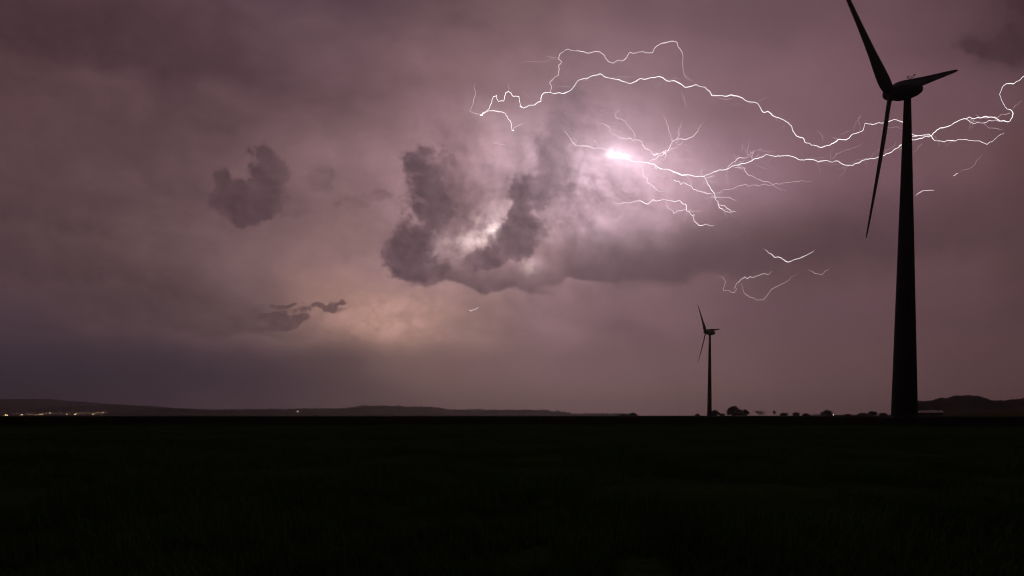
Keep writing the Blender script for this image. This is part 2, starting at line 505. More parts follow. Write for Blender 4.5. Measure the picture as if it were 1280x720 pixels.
def build_grass():
    rs = np.random.RandomState(3)
    N = 34000
    d = 6.0 + 48 * rs.rand(N) ** 1.55
    b = np.radians(-40 + 80 * rs.rand(N))
    x = d * np.sin(b); y = d * np.cos(b)
    V = []; Fc = []
    for i in range(N):
        z = gz(x[i], y[i])
        dens = mnoise.noise(Vector((x[i] / 2.6, y[i] / 5.5, 1))) + .5 * mnoise.noise(Vector((x[i] / .9, y[i] / 1.6, 5)))
        if dens < -.16: continue
        hh = (.12 + .17 * rs.rand()) * (1 + .8 * dens)
        for k in range(4):
            a = rs.rand() * 6.283; h = hh * (.6 + .6 * rs.rand()); wd = .004 + .0035 * rs.rand() + d[i] * .00012
            ox, oy = rs.randn(2) * .05
            lx, ly = math.cos(a) * h * (.2 + .6 * rs.rand()), math.sin(a) * h * (.2 + .6 * rs.rand())
            px, py = -math.sin(a) * wd, math.cos(a) * wd
            X, Yv = x[i] + ox, y[i] + oy
            n = len(V)
            V += [(X - px, Yv - py, z - .02), (X + px, Yv + py, z - .02),
                  (X + lx * .4 + px * .7, Yv + ly * .4 + py * .7, z + h * .62), (X + lx * .4 - px * .7, Yv + ly * .4 - py * .7, z + h * .62),
                  (X + lx, Yv + ly, z + h * .93)]
            Fc += [(n, n + 1, n + 2, n + 3), (n + 3, n + 2, n + 4)]
    m = bpy.data.materials.new('grass_blade'); m.use_nodes = True
    t = NT(m.node_tree); bs = t.n['Principled BSDF']
    co = t.n.new('ShaderNodeTexCoord').outputs['Object']
    n1 = t.noise(co, .35, 4, .6).outputs['Fac']; n2 = t.noise(co, 9, 2, .6).outputs['Fac']
    g = t.mix(t.rng(n1, .35, .65), (.03, .08, .018), (.056, .12, .034))
    g = t.mix(t.rng(n2, .58, .75), g, (.12, .12, .05))
    t.link(g, bs.inputs['Base Color'])
    bs.inputs['Roughness'].default_value = .7; bs.inputs['Specular IOR Level'].default_value = .15
    tr = t.n.new('ShaderNodeBsdfTranslucent'); t.link(g, tr.inputs[0])      # blades let the storm light through
    mx = t.n.new('ShaderNodeMixShader'); mx.inputs[0].default_value = .5
    t.l.new(bs.outputs[0], mx.inputs[1]); t.l.new(tr.outputs[0], mx.inputs[2])
    t.l.new(mx.outputs[0], t.n['Material Output'].inputs[0])
    o = mesh_obj('grass', V, Fc, m)
    tag(o, 'short uneven dark grass of the near field', 'grass', kind='stuff')


build_grass()


# ------------------------------------------------------------------ turbines
def lathe(mb, prof, n=32, axis=Vector((0, 0, 1)), org=Vector((0, 0, 0)), mi=0):
    """prof: (distance along axis, radius)"""
    a = axis.orthogonal().normalized(); b = axis.cross(a)
    base = len(mb.v)
    for s, r in prof:
        for k in range(n):
            th = 2 * math.pi * k / n
            mb.v.append(tuple(org + axis * s + (a * math.cos(th) + b * math.sin(th)) * max(r, 1e-3)))
    for i in range(len(prof) - 1):
        for k in range(n):
            k2 = (k + 1) % n
            mb.f.append((base + i * n + k, base + i * n + k2, base + (i + 1) * n + k2, base + (i + 1) * n + k)); mb.m.append(mi)
    mb.f.append(tuple(base + k for k in reversed(range(n)))); mb.m.append(mi)
    e = base + (len(prof) - 1) * n
    mb.f.append(tuple(e + k for k in range(n))); mb.m.append(mi)


def blade_mesh(mb, H, n, v, h, th, L, hubr, chord):
    """one tapered, twisted blade from the hub H, in the rotor plane (v up, h sideways)"""
    e = (v * math.cos(th) + h * math.sin(th)).normalized()          # span
    tdir = n.cross(e).normalized()                                   # in-plane, across the span
    st = [(0, .8, .6, 22), (.035, .92, .48, 21), (.08, 1, .38, 19), (.13, 1, .32, 17), (.2, .93, .26, 14), (.3, .79, .22, 10), (.42, .65, .2, 8),
          (.55, .53, .18, 6), (.68, .43, .17, 5), (.8, .34, .16, 4), (.9, .26, .15, 2), (.96, .19, .14, 1), (.99, .1, .14, 0), (1, .02, .14, 0)]
    NP = 20
    base = len(mb.v)
    for s, c, tk, tw in st:
        ch = c * chord
        a = R(tw)
        cd = tdir * math.cos(a) - n * math.sin(a)
        nd = n * math.cos(a) + tdir * math.sin(a)
        ctr = H + e * (hubr + (L - hubr) * s) + n * (.25 * s * s)
        for k in range(NP):
            ph = 2 * math.pi * k / NP
            xx = math.cos(ph)                                        # -1 tail .. 1 nose
            if tk >= .99:
                X_, Y_ = xx * .5 * ch, math.sin(ph) * .5 * ch
            else:
                shp = math.sin(ph) * (.62 + .38 * xx)
                X_, Y_ = (xx * .5 - .18 * (1 - tk)) * ch, shp * .5 * tk * ch
            mb.v.append(tuple(ctr + cd * X_ + nd * Y_))
    for i in range(len(st) - 1):
        for k in range(NP):
            k2 = (k + 1) % NP
            mb.f.append((base + i * NP + k, base + i * NP + k2, base + (i + 1) * NP + k2, base + (i + 1) * NP + k)); mb.m.append(0)
    mb.f.append(tuple(base + k for k in reversed(range(NP)))); mb.m.append(0)
    e0 = base + (len(st) - 1) * NP
    mb.f.append(tuple(e0 + k for k in range(NP))); mb.m.append(0)


def turbine(hub, yaw, tilt, L, phase, rb, rt, overhang, label, chord=2.1, nac=1.0):
    a, tl = R(yaw), R(tilt)
    n = Vector((-math.sin(a) * math.cos(tl), math.cos(a) * math.cos(tl), math.sin(tl)))
    h = Vector((math.cos(a), math.sin(a), 0)); v = h.cross(n)
    if v.z < 0: v = -v
    base = Vector((hub.x, hub.y, 0)) - Vector((n.x, n.y, 0)).normalized() * overhang
    base.z = gz(base.x, base.y) - .05
    t = empty('wind_turbine', base)
    tag(t, label, 'wind turbine', 'wind turbines in the field')
    H = hub - base
    axn = (-n - v * .14).normalized(); ax = (-n)                                      # from rotor to tail
    top = H.z - .95 * nac - overhang * math.sin(tl)
    mb = MB()
    prof = [(0, rb * 1.02), (.15, rb * 1.02), (.15, rb)]
    NS = 4
    for i in range(1, NS + 1):
        s = i / NS; z = top * s; rr = rb + (rt - rb) * s
        if i < NS: prof += [(z - .06, rr), (z - .06, rr + .025), (z + .06, rr + .025), (z + .06, rr)]
        else: prof += [(z, rr)]
    lathe(mb, prof, 48)
    mb.build('tower', M['tower'], t, True)
    mb = MB(); lathe(mb, [(-.35, rb * 1.65), (.12, rb * 1.65), (.12, rb * 1.03)], 40); mb.build('foundation', M['concrete'], t)
    # access door with steps, towards the camera side
    dv = Vector((-base.x, -base.y, 0)).normalized(); dv = (Matrix.Rotation(R(35), 3, 'Z') @ dv)
    sv = Vector((-dv.y, dv.x, 0))
    mb = MB()
    c0 = dv * (rb - .06)
    hw = .48
    pr = [(-hw, .9), (hw, .9)] + [(hw * math.cos(q), 2.75 + hw * math.sin(q)) for q in [math.pi * i / 8 for i in range(9)]]
    vs = [c0 + sv * p + Vector((0, 0, z)) for p, z in pr] + [c0 + dv * .12 + sv * p + Vector((0, 0, z)) for p, z in pr]
    k = len(pr)
    mb.add(vs, [tuple(range(k))[::-1], tuple(range(k, 2 * k))] + [(i, (i + 1) % k, k + (i + 1) % k, k + i) for i in range(k)])
    door = mb.build('door', M['door'], t)
    mb = MB(); mb.box(c0 + dv * .17 + sv * .33 + Vector((0, 0, 1.9)), (.06, .06, .2)); mb.build('handle', M['steel'], door)
    mb = MB()
    for i in range(4):
        p = dv * (rb + .25 + .26 * i); z = .8 - .2 * i
        q = [p + sv * sx * .5 + dv * sd_ * .14 + Vector((0, 0, zz)) for zz in (z - .05, z) for sx in (-1, 1) for sd_ in (-1, 1)]
        mb.add(q, [(0, 1, 3, 2), (4, 6, 7, 5), (0, 4, 5, 1), (2, 3, 7, 6), (0, 2, 6, 4), (1, 5, 7, 3)])
    for sx in (-1, 1):
        mb.tube([dv * (rb + 1.2) + sv * sx * .52, dv * (rb + .1) + sv * sx * .52 + Vector((0, 0, .84))], [.04, .04])
        mb.tube([dv * (rb + 1.2) + sv * sx * .52, dv * (rb + 1.2) + sv * sx * .52 + Vector((0, 0, 1)), dv * (rb + .1) + sv * sx * .52 + Vector((0, 0, 1.85))], [.025] * 3)
    mb.build('steps', M['steel'], t)
    # egg-shaped nacelle behind the rotor
    mb = MB(); Ln = 4.85 * nac; Rm = 1.24 * nac
    pr = [(.42 * nac, 1.0 * nac)]
    for i in range(1, 20):
        s = i / 19
        pr.append((.42 * nac + (Ln - .42 * nac) * s, Rm * (1 - max(0, (s - .22) / .78) ** 2.1) ** .5 * (1 if s > .22 else .80 + .2 * math.sin(s / .22 * math.pi / 2))))
    lathe(mb, pr, 36, axn, H - v * .05)
    nc = mb.build('nacelle', M['nacelle'], t, True)
    mb = MB(); lathe(mb, [(top - .1, rt), (top + .1, rt + .12), (top + .5 * nac, rt + .16)], 32); mb.build('yaw_collar', M['nacelle'], t, True)
    # wind sensors on the roof
    up_ = v
    mb = MB(); q = H + axn * 2.9 * nac + up_ * (Rm * .93 - .05)
    mb.tube([q, q + up_ * .95], [.05, .04]); mb.tube([q + up_ * .7 - ax * .45, q + up_ * .7 + ax * .45], [.035, .035])
    for s_ in (-.45, .45):
        mb.tube([q + up_ * .7 + ax * s_, q + up_ * 1.0 + ax * s_], [.035, .035])
        mb.tube([q + up_ * .98 + ax * (s_ - .16), q + up_ * 1.02 + ax * (s_ + .16)], [.09, .07])
    mb.tube([q - ax * .8, q - ax * .8 + up_ * .6 - ax * .15], [.06, .05])
    mb.build('wind_sensor', M['steel'], nc)
    # rotor
    mb = MB()
    pr = [(-1.2 * nac, .05)] + [(-1.2 * nac + 1.57 * nac * s, 1.06 * nac * (1 - (1 - s) ** 2.2) ** .5) for s in (.04, .12, .25, .4, .6, .8, 1)]
    lathe(mb, pr, 36, axn, H - v * .05)
    mb.build('spinner', M['nacelle'], t, True)
    for k in range(3):
        mb = MB(); blade_mesh(mb, H, n, v, h, R(phase) + k * 2 * math.pi / 3, L, .8 * nac, chord)
        mb.build('blade', M['blade'], t, True)
    return t


near_hub = at(1113.4, 116.6, 105.9)
turbine(near_hub, 33.7, 5.3, 22.4, -53.6, 1.81, .47, 2.5, 'tall wind turbine standing closest, its upper blade leaving the top of the picture')
far_hub = at(882.4, 414.8, 406.9)
turbine(far_hub, 48.3, 4.4, 19.4, -40.2, 1.36, .6, 2.5, 'small distant wind turbine standing beside the dark trees on the horizon', 2.2, 1.25)


# ------------------------------------------------------------------ lightning
def frac(pts, jag, depth):
    """fractal jitter of a channel, photograph units"""
    out = [pts[0]]
    for a, b in zip(pts, pts[1:]):
        seg = [a, b]
        for _ in range(depth):
            nx = [seg[0]]
            for p, q in zip(seg, seg[1:]):
                l = math.hypot(q[0] - p[0], q[1] - p[1])
                if l < 1.3: nx.append(q); continue
                m_ = random.uniform(.4, .6); o = random.gauss(0, jag) * l
                nx.append((p[0] + (q[0] - p[0]) * m_ - (q[1] - p[1]) / l * o, p[1] + (q[1] - p[1]) * m_ + (q[0] - p[0]) / l * o)); nx.append(q)
            seg = nx
        out += seg[1:]
    return out


BOLT = {}
for k, (col, st) in dict(white=((1, .93, .95), 1.35), bright=((1, .88, .92), 1.2), mid=((1, .82, .88), 1.05), dim=((1, .77, .84), .85), faint=((1, .74, .8), .62), hair=((1, .72, .78), .42)).items():
    BOLT[k] = emit('lightning_' + k, col, st); BOLT[k].cycles.emission_sampling = 'NONE'
    q_ = NT(BOLT[k].node_tree); e_ = q_.n['Emission']
    nz = q_.noise(q_.n.new('ShaderNodeTexCoord').outputs['Object'], 1 / 190, 3, .7)
    q_.link(q_.rng(nz.outputs['Fac'], .32, .66, st * .82, st * 1.25), e_.inputs[1])
WID = dict(white=.235, bright=.31, mid=.31, dim=.29, faint=.24, hair=.24)


def chan(parent, name, pts, mat, w, D=4200, taper=(.35, .35), jag=.09, depth=3):
    """one luminous channel; w = width in photograph pixels -> metres at its distance"""
    q = frac(pts, jag, depth)
    n = len(q); mb = MB(); P = []; rad = []
    for i, (x, y) in enumerate(q):
        d = D + 260 * mnoise.noise(Vector((x / 90, y / 60, D * .01)))
        P.append(at(x, y, d))
        s = i / max(1, n - 1)
        e = min(1, taper[0] + (1 - taper[0]) * s / .18, taper[1] + (1 - taper[1]) * (1 - s) / .25)
        e *= .88 + .6 * mnoise.noise(Vector((x / 14, y / 14, 2))) + .3 * mnoise.noise(Vector((x / 4, y / 4, 5)))
        rad.append(max(.25, w * WID[mat] * d / F * e))
    o_ = P[0] if parent is None else Vector(parent.location)
    P = [p - o_ for p in P]
    mb.tube(P, rad, 5)
    o = mb.build(name, BOLT[mat], parent)
    if parent is None: o.location = o_
    return o


def cr(x0, y0, s, *pts):
    return [(x0 + a / s, y0 + b / s) for a, b in pts]


def A(*p): return cr(560, 30, 4.233, *p)
def B(*p): return cr(700, 120, 4, *p)
def C(*p): return cr(820, 60, 3.6, *p)
def D_(*p): return cr(1020, 80, 4, *p)
def E_(*p): return cr(880, 290, 6.4, *p)


def bolt(loc, label):
    o = empty('lightning_bolt', loc)
    tag(o, label, 'lightning', 'lightning across the storm cloud')
    return o


# 1: the long upper bolt
t = bolt(at(700, 120, 4300), 'long bright lightning bolt arching over the others from the left knot to the right edge')
long_bolt = t
D0 = 4300
chan(t, 'channel', A((175, 480), (215, 450), (232, 415), (240, 385), (258, 377), (268, 410), (295, 408), (305, 365), (318, 356), (345, 385), (375, 383), (385, 435), (400, 445), (425, 432), (460, 428), (490, 410), (497, 375), (520, 362), (543, 362), (560, 370), (615, 367), (660, 340), (690, 298), (735, 290), (770, 272), (810, 265), (860, 288), (905, 293), (960, 315), (1016, 288))
     + C((10, 128), (50, 148), (95, 153), (130, 177), (180, 165), (220, 175), (250, 215), (300, 215), (340, 210), (390, 225), (420, 243), (465, 262), (480, 288), (520, 298), (560, 317), (610, 350), (635, 398), (660, 403), (700, 438), (745, 447))
     + D_((40, 413), (75, 402), (110, 378), (150, 380), (185, 350), (225, 338), (245, 295), (295, 300), (345, 290), (380, 282), (430, 288), (462, 320), (480, 350), (495, 357), (540, 355), (575, 360), (600, 335), (620, 320), (660, 312), (690, 295), (720, 280), (765, 265), (830, 268), (880, 265), (920, 285), (965, 288), (985, 250), (975, 230), (955, 225), (930, 185), (918, 155), (930, 120), (950, 100), (985, 100), (1010, 85), (1040, 60), (1075, 40)),
     'white', 1.75, D0, (.9, .8), .07)
chan(t, 'branch', A((175, 480), (205, 465), (240, 458), (270, 465), (305, 475), (315, 490), (330, 515), (340, 560)), 'bright', 1.4, D0, (.9, .9))
chan(t, 'branch', A((340, 562), (355, 545), (370, 540), (385, 530), (400, 525)), 'mid', .9, D0, (1, .2))
chan(t, 'branch', A((175, 480), (140, 472), (115, 463), (125, 440), (135, 410), (145, 370), (138, 330), (140, 312)), 'dim', .8, D0, (1, .1))
chan(t, 'branch', A((543, 362), (548, 340), (541, 305), (565, 280), (585, 270), (587, 215), (602, 200), (585, 185), (590, 160), (612, 145), (640, 133), (665, 142), (715, 146), (760, 150), (800, 145), (820, 160), (845, 195), (870, 208), (900, 190), (935, 187), (960, 152), (985, 155)) + [(800, 65), (815, 66), (825, 55), (840, 51), (846, 53), (849, 60), (854, 70), (853, 81), (855, 93), (860, 99)], 'mid', 1.15, D0, (.9, .25))
chan(t, 'branch', A((585, 180), (560, 178), (530, 175), (505, 168)), 'faint', .7, D0, (.8, .1))
chan(t, 'branch', A((585, 190), (500, 200), (440, 198), (380, 212)), 'faint', .5, D0, (.7, .1))
chan(t, 'branch', A((318, 356), (320, 335), (318, 312)), 'faint', .7, D0, (.8, .2))
chan(t, 'branch', C((115, 200), (128, 225), (135, 255), (155, 272)), 'faint', .7, D0, (.5, .1))
chan(t, 'branch', C((250, 215), (290, 228), (320, 232), (345, 226)), 'faint', .7, D0, (.8, .1))
chan(t, 'branch', C((130, 120), (150, 140), (165, 150)), 'faint', .7, D0, (.8, .1))
chan(t, 'branch', D_((830, 268), (880, 268), (930, 252), (970, 245)), 'dim', .8, D0, (.8, .8))
chan(t, 'branch', D_((985, 222), (1005, 205), (1030, 182)), 'faint', .8, D0, (.8, .3))
for kx, ky in ((175, 482), (385, 437), (340, 562)):          # swollen knots where the channel points at us
    p = A((kx - 5, ky - 2), (kx, ky + 2), (kx + 4, ky - 1), (kx + 9, ky + 3))
    chan(t, 'branch', p, 'white', 2.6, D0, (.5, .4), .15)

# 2: the main bolt out of the bright core
t = bolt(at(800, 205, 4000), 'branching lightning bolt bursting from the white glowing core and running right behind the tower')
D0 = 4000
chan(t, 'channel', B((255, 298), (290, 306), (330, 315), (385, 330), (440, 335), (475, 345), (490, 358), (545, 370), (585, 385), (610, 397), (660, 398), (700, 400), (720, 405)), 'white', 2.5, D0, (1, .8), .06)
chan(t, 'channel', C((215, 578), (245, 565), (285, 548), (320, 545), (345, 530), (385, 520), (440, 500), (480, 490), (500, 480), (550, 485), (600, 485), (640, 502), (680, 500), (730, 513), (775, 507))
     + D_((60, 485), (85, 490), (110, 485), (135, 502), (185, 508), (215, 495), (250, 475), (300, 470), (345, 455), (395, 425), (425, 405), (450, 392), (480, 378), (530, 372), (575, 360), (590, 380), (640, 390), (680, 382), (720, 377), (765, 383), (820, 385), (855, 403), (885, 385), (905, 365), (940, 345)), 'white', 1.75, D0, (1, .4), .07)
b2 = [
    (B((260, 300), (240, 275), (212, 262), (190, 260), (150, 255), (95, 250), (70, 240), (45, 205), (20, 175)), 'mid', 1.3),
    (B((212, 262), (200, 245), (175, 225), (150, 222)), 'faint', .9),
    (B((212, 264), (190, 250), (160, 238)), 'dim', .8),
    (B((293, 290), (296, 270), (290, 245)), 'dim', .9),
    (B((490, 285), (465, 292), (430, 265), (410, 240), (375, 220), (350, 210), (290, 203), (250, 180), (247, 155), (215, 138), (180, 130)), 'mid', 1.15),
    (B((372, 215), (370, 185), (345, 150), (325, 125), (285, 113), (275, 90), (300, 68)), 'dim', 1.0),
    (B((345, 150), (358, 130), (362, 100)), 'faint', .8),
    (B((410, 240), (412, 252), (400, 232)), 'faint', .8),
    (B((440, 335), (460, 318), (490, 300), (515, 295), (530, 275), (550, 255), (560, 230), (585, 215), (630, 217), (665, 203), (690, 175), (710, 140)), 'mid', 1.3),
    (B((515, 295), (522, 280), (530, 300), (520, 312)), 'bright', 1.1),
    (B((465, 292), (500, 290), (517, 278), (532, 268)), 'bright', 1.1),
    (B((560, 235), (555, 210), (540, 150), (520, 100)), 'dim', .9),
    (B((580, 215), (597, 195), (592, 165), (610, 125)), 'dim', .8),
    (B((530, 285), (550, 272), (580, 258), (610, 235), (615, 220)), 'dim', .9),
    (B((560, 265), (610, 262), (660, 270)), 'faint', .7),
    (B((400, 335), (418, 365), (415, 395), (435, 410), (435, 435), (465, 450), (490, 475), (525, 478)), 'mid', 1.0),
    (B((440, 340), (455, 375), (440, 390), (432, 405)), 'dim', .9),
    (B((475, 345), (478, 360), (486, 368)), 'bright', 1.2),
    (B((330, 310), (360, 306), (385, 318), (395, 332)), 'mid', 1.1),
    (C((80, 595), (110, 615), (155, 620), (165, 632), (215, 648), (240, 655), (262, 655)), 'bright', 1.2),
    (C((140, 575), (150, 590), (160, 615), (165, 630)), 'dim', .9),
    (C((217, 578), (235, 615), (245, 630), (265, 660), (280, 690), (282, 708), (290, 722), (310, 735), (345, 740)), 'bright', 1.35),
    (C((285, 705), (320, 722), (350, 735), (362, 738)), 'mid', 1.1),
    (C((270, 672), (310, 672), (340, 678), (360, 688)), 'mid', .9),
    (C((262, 668), (240, 672), (215, 680)), 'faint', .8),
    (C((320, 545), (345, 515), (375, 492), (420, 487)), 'mid', 1.15),
    (C((345, 532), (400, 540), (430, 575), (480, 600), (520, 610), (585, 643)), 'dim', 1.0),
    (C((260, 655), (300, 640), (350, 632), (400, 612), (450, 617), (505, 620), (560, 612), (610, 603), (700, 600)), 'dim', .9),
    (C((215, 578), (200, 560), (212, 540)), 'mid', .8),
    (C((225, 585), (245, 580), (262, 572)), 'mid', .9),
    (C((320, 550), (320, 590), (325, 620)), 'faint', .8),
    (C((415, 482), (412, 455), (417, 420)), 'faint', .8),
    (C((385, 470), (390, 440), (392, 425)), 'faint', .6),
    (C((400, 490), (430, 470), (470, 455), (540, 462)), 'faint', .7),
    (C((440, 520), (470, 535), (500, 545)), 'faint', .6),
    (C((790, 500), (810, 480), (830, 470), (880, 450), (930, 430)), 'faint', .8),
    (D_((745, 272), (760, 280), (770, 290), (810, 292), (850, 292), (900, 280), (930, 288)), 'mid', 1.0),
    (D_((815, 292), (845, 302), (870, 322), (900, 322), (940, 325)), 'faint', .9),
    (D_((480, 362), (530, 360), (575, 362)), 'mid', 1.0),
]
for p, m_, w in b2: chan(t, 'branch', p, m_, w, D0, (.9, .15), .10)
# hair-fine twigs leaving the thickest stretches
rt = random.Random(11)
for (x, y, ang, k) in [(752, 186, 120, 9), (768, 191, 95, 6), (780, 200, 300, 4), (722, 176, 200, 3), (846, 197, 60, 3), (881, 222, 300, 12), (889, 246, 320, 9), (918, 206, 40, 8), (846, 180, 60, 5), (800, 178, 100, 5), (860, 262, 300, 4), (940, 200, 80, 4), (816, 216, 280, 3), (904, 262, 330, 4)]:
    for j in range(k):
        a = R(ang + rt.uniform(-65, 65)); l = rt.uniform(8, 20)
        pts = [(x, y)]
        for s in range(3):
            a += rt.uniform(-.5, .5); pts.append((pts[-1][0] + math.cos(a) * l / 3, pts[-1][1] - math.sin(a) * l / 3))
        chan(t, 'branch', pts, 'dim' if x < 800 else 'faint', .7, D0, (.9, .1), .14)

for k in range(46):                                          # sparse hairs all along both long bolts
    L_ = [(640, 128), (700, 113), (760, 96), (800, 98), (850, 107), (900, 119), (945, 138), (985, 158), (1010, 182), (1060, 165), (1200, 150), (1235, 148)] if k % 2 else [(905, 208), (935, 198), (960, 193), (990, 196), (1020, 202), (1060, 205), (1090, 195), (1165, 176), (1200, 176)]
    i = rt.randrange(len(L_) - 1); f_ = rt.random()
    x = L_[i][0] + (L_[i + 1][0] - L_[i][0]) * f_; y = L_[i][1] + (L_[i + 1][1] - L_[i][1]) * f_
    a = R(rt.uniform(0, 360)); l = rt.uniform(8, 34); pts = [(x, y)]
    for s_ in range(4):
        a += rt.uniform(-.45, .45); pts.append((pts[-1][0] + math.cos(a) * l / 4, pts[-1][1] - math.sin(a) * l / 4 * .7))
    chan(t if k % 2 == 0 else long_bolt, 'branch', pts, 'hair', .75, D0 if k % 2 == 0 else 4300, (.9, .1), .14)

# 3..9: the short ones
t = bolt(at(800, 252, 3900), 'short crooked lightning bolt below the glowing core, dropping to the right with a small loop')
chan(t, 'channel', B((275, 537), (330, 533), (395, 525), (435, 540), (465, 518), (490, 525), (525, 515), (560, 525), (600, 523), (625, 540), (632, 572), (665, 600), (672, 628), (690, 642), (705, 648), (730, 640), (770, 650)), 'bright', 1.35, 3900, (.25, .4))
chan(t, 'branch', B((530, 520), (540, 560), (560, 570), (568, 587), (595, 575), (630, 570)), 'mid', .95, 3900, (.9, .6))
chan(t, 'branch', B((660, 600), (668, 592), (675, 602)), 'mid', 1.2, 3900, (.9, .3))
chan(t, 'branch', B((300, 580), (380, 590), (480, 602)), 'faint', .5, 3900, (.4, .1))
t = bolt(at(985, 322, 3600), 'short V-shaped lightning streak alone in dark cloud right of the small turbine')
chan(t, 'channel', E_((485, 140), (520, 170), (565, 203), (595, 198), (630, 220), (675, 242), (720, 222), (770, 210), (805, 192), (840, 172), (882, 150)), 'bright', 1.25, 3600, (.4, .2))
t = bolt(at(940, 352, 3600), 'faint looping lightning threads just above the small turbine')
chan(t, 'branch', E_((240, 455), (260, 410), (290, 385), (325, 358), (350, 375), (370, 355), (440, 350), (480, 335), (520, 340), (545, 310)), 'dim', 1.0, 3600, (.4, .2))
chan(t, 'branch', E_((110, 355), (150, 360), (175, 395), (160, 440), (155, 468), (205, 470), (245, 485), (262, 455), (240, 440)), 'faint', .9, 3600, (.3, .3))
chan(t, 'branch', E_((300, 410), (310, 460), (335, 500), (365, 525), (430, 547), (475, 543), (520, 490), (545, 455), (600, 430), (670, 395), (700, 355), (740, 345)), 'faint', 1.0, 3600, (.3, .2))
chan(t, 'branch', E_((840, 310), (880, 325), (940, 342), (970, 310), (1010, 295)), 'faint', .8, 3600, (.3, .2))
for pts, m_, w, lb in (
        (D_((500, 660), (530, 635), (560, 633), (590, 632)), 'mid', 1.0, 'tiny lightning dash close to the right side of the tall tower'),
        (D_((685, 560), (700, 550), (712, 545)), 'mid', 1.0, 'tiny lightning dash higher and farther right of the tall tower'),
        (D_((720, 540), (770, 520), (800, 490), (830, 450)), 'faint', .6, 'hair-thin faint lightning thread rising right of the tall tower'),
        (cr(440, 160, 3, (438, 680), (446, 687), (455, 680), (475, 672)), 'mid', .9, 'tiny lightning tick low over the orange-lit cloud'),
        (A((235, 635), (260, 628), (275, 640), (305, 638)), 'dim', 1.0, 'tiny pale lightning squiggle below the left knot of the long bolt')):
    o = chan(None, 'lightning_bolt', pts, m_, w, 3800, (.4, .3))
    tag(o, lb, 'lightning', 'lightning across the storm cloud')


# ------------------------------------------------------------------ hills and far woods
def interp(prof, x):
    if x <= prof[0][0]: return prof[0][1]
    for (a, b), (c, d) in zip(prof, prof[1:]):
        if x <= c: return b + (d - b) * (x - a) / (c - a)
    return prof[-1][1]


def ridge(prof, D, depth, mat, wood=1.0, label='', rough=1, seed=1, tree=14, lab2='', den=5):
    """a hill range along the horizon, crest heights from its own profile, plus the wood on it"""
    x0, x1 = prof[0][0], prof[-1][0]
    n = int((x1 - x0) / 2) + 1; K = 9
    V = []; Fc = []
    for i in range(n):
        px = x0 + (x1 - x0) * i / (n - 1)
        hgt = max(0, (519.5 - interp(prof, px)) / F * D) + EYE - wood * tree * .8
        for j in range(K):
            s = j / (K - 1) * 2 - 1
            d = D + depth * s
            p = at(px, 519.5, d)
            prof_ = math.cos(s * math.pi / 2) ** 1.3
            z = hgt * prof_ * (1 + .12 * mnoise.noise(Vector((p.x / 300, p.y / 300, seed))))
            V.append((p.x, p.y, z if 0 < j < K - 1 else -.3))
    for i in range(n - 1):
        for j in range(K - 1):
            a = i * K + j; Fc.append((a, a + K, a + K + 1, a + 1))
    o = mesh_obj('hills', V, Fc, M['hill'], smooth=True)
    tag(o, label, 'hills', kind='structure')
    if not lab2: return
    # the wood: many ragged tree lumps that read as one mass
    rn = random.Random(seed); mb = MB()
    cnt = int((x1 - x0) * den)
    for i in range(cnt):
        px = rn.uniform(x0 + 2, x1 - 2)
        s = rn.gauss(-.12, .16)
        d = D + depth * s; p = at(px, 519.5, d)
        hgt = max(0, (519.5 - interp(prof, px)) / F * D) + EYE - wood * tree * .8
        if hgt < 1: hgt = 1
        z = hgt * math.cos(s * math.pi / 2) ** 1.3 * (1 + .12 * mnoise.noise(Vector((p.x / 300, p.y / 300, seed)))) - 1
        hh = tree * wood * rn.uniform(.5, 1.15) * max(.25, 1 + rough * (.55 * mnoise.noise(Vector((px / 9, 0, seed))) + .5 * mnoise.noise(Vector((px / 3.2, 4, seed)))))
        w = hh * rn.uniform(.28, .5)
        rings = [(0, .55), (.3, 1), (.6, .85), (.85, .5), (1, .08)]
        base = len(mb.v)
        for q, r_ in rings:
            for k in range(6):
                a = k * math.pi / 3 + q * 2; rr = w * r_ * rn.uniform(.65, 1.3)
                mb.v.append((p.x + rr * math.cos(a), p.y + rr * math.sin(a), z + hh * q * rn.uniform(.93, 1.05)))
        for a in range(4):
            for k in range(6):
                k2 = (k + 1) % 6
                mb.f.append((base + a * 6 + k, base + a * 6 + k2, base + (a + 1) * 6 + k2, base + (a + 1) * 6 + k)); mb.m.append(0)
        mb.f.append(tuple(base + 24 + k for k in range(6))); mb.m.append(0)
    o = mb.build('far_wood', mat)
    tag(o, lab2, 'wood', kind='stuff')


ridge([(-260, 503), (-120, 499), (0, 499), (60, 500), (110, 502), (160, 506), (200, 509), (240, 512), (270, 517)], 7300, 600, M['wood_far'], .0, 'faint far hill ridge behind the town lights', seed=2, tree=1)
ridge([(40, 512), (90, 508), (140, 506), (165, 506.5), (190, 508.5), (215, 510), (260, 512), (300, 516)], 5600, 500, M['wood_far'], 1, 'low far ridge right of the town lights', seed=3, tree=12, lab2='far dark woodland on the ridge right of the town lights')
ridge([(170, 514), (190, 511.5), (215, 511), (260, 512), (320, 512), (360, 511.5), (397, 510.5), (420, 511), (440, 509.5), (453, 507.3), (475, 507), (500, 508.2), (540, 509), (560, 511), (572, 513.5), (595, 514), (620, 513), (650, 512.5), (684, 512.4), (692, 514), (705, 515.5), (722, 518), (742, 519.6), (765, 521.5), (790, 524)], 4300, 420, M['wood_far'], 1, 'long low wooded hills on the left half of the horizon', seed=4, tree=15, lab2='dark woodland along the long low hills')
ridge([(555, 514), (578, 511.5), (592, 510.8), (605, 511.5), (625, 511.8), (645, 512.3), (660, 514)], 5800, 300, M['wood_far'], 1, 'pale farther hill peeping between the wooded hills', seed=5, tree=12, lab2='hazy woodland on the pale farther hill')
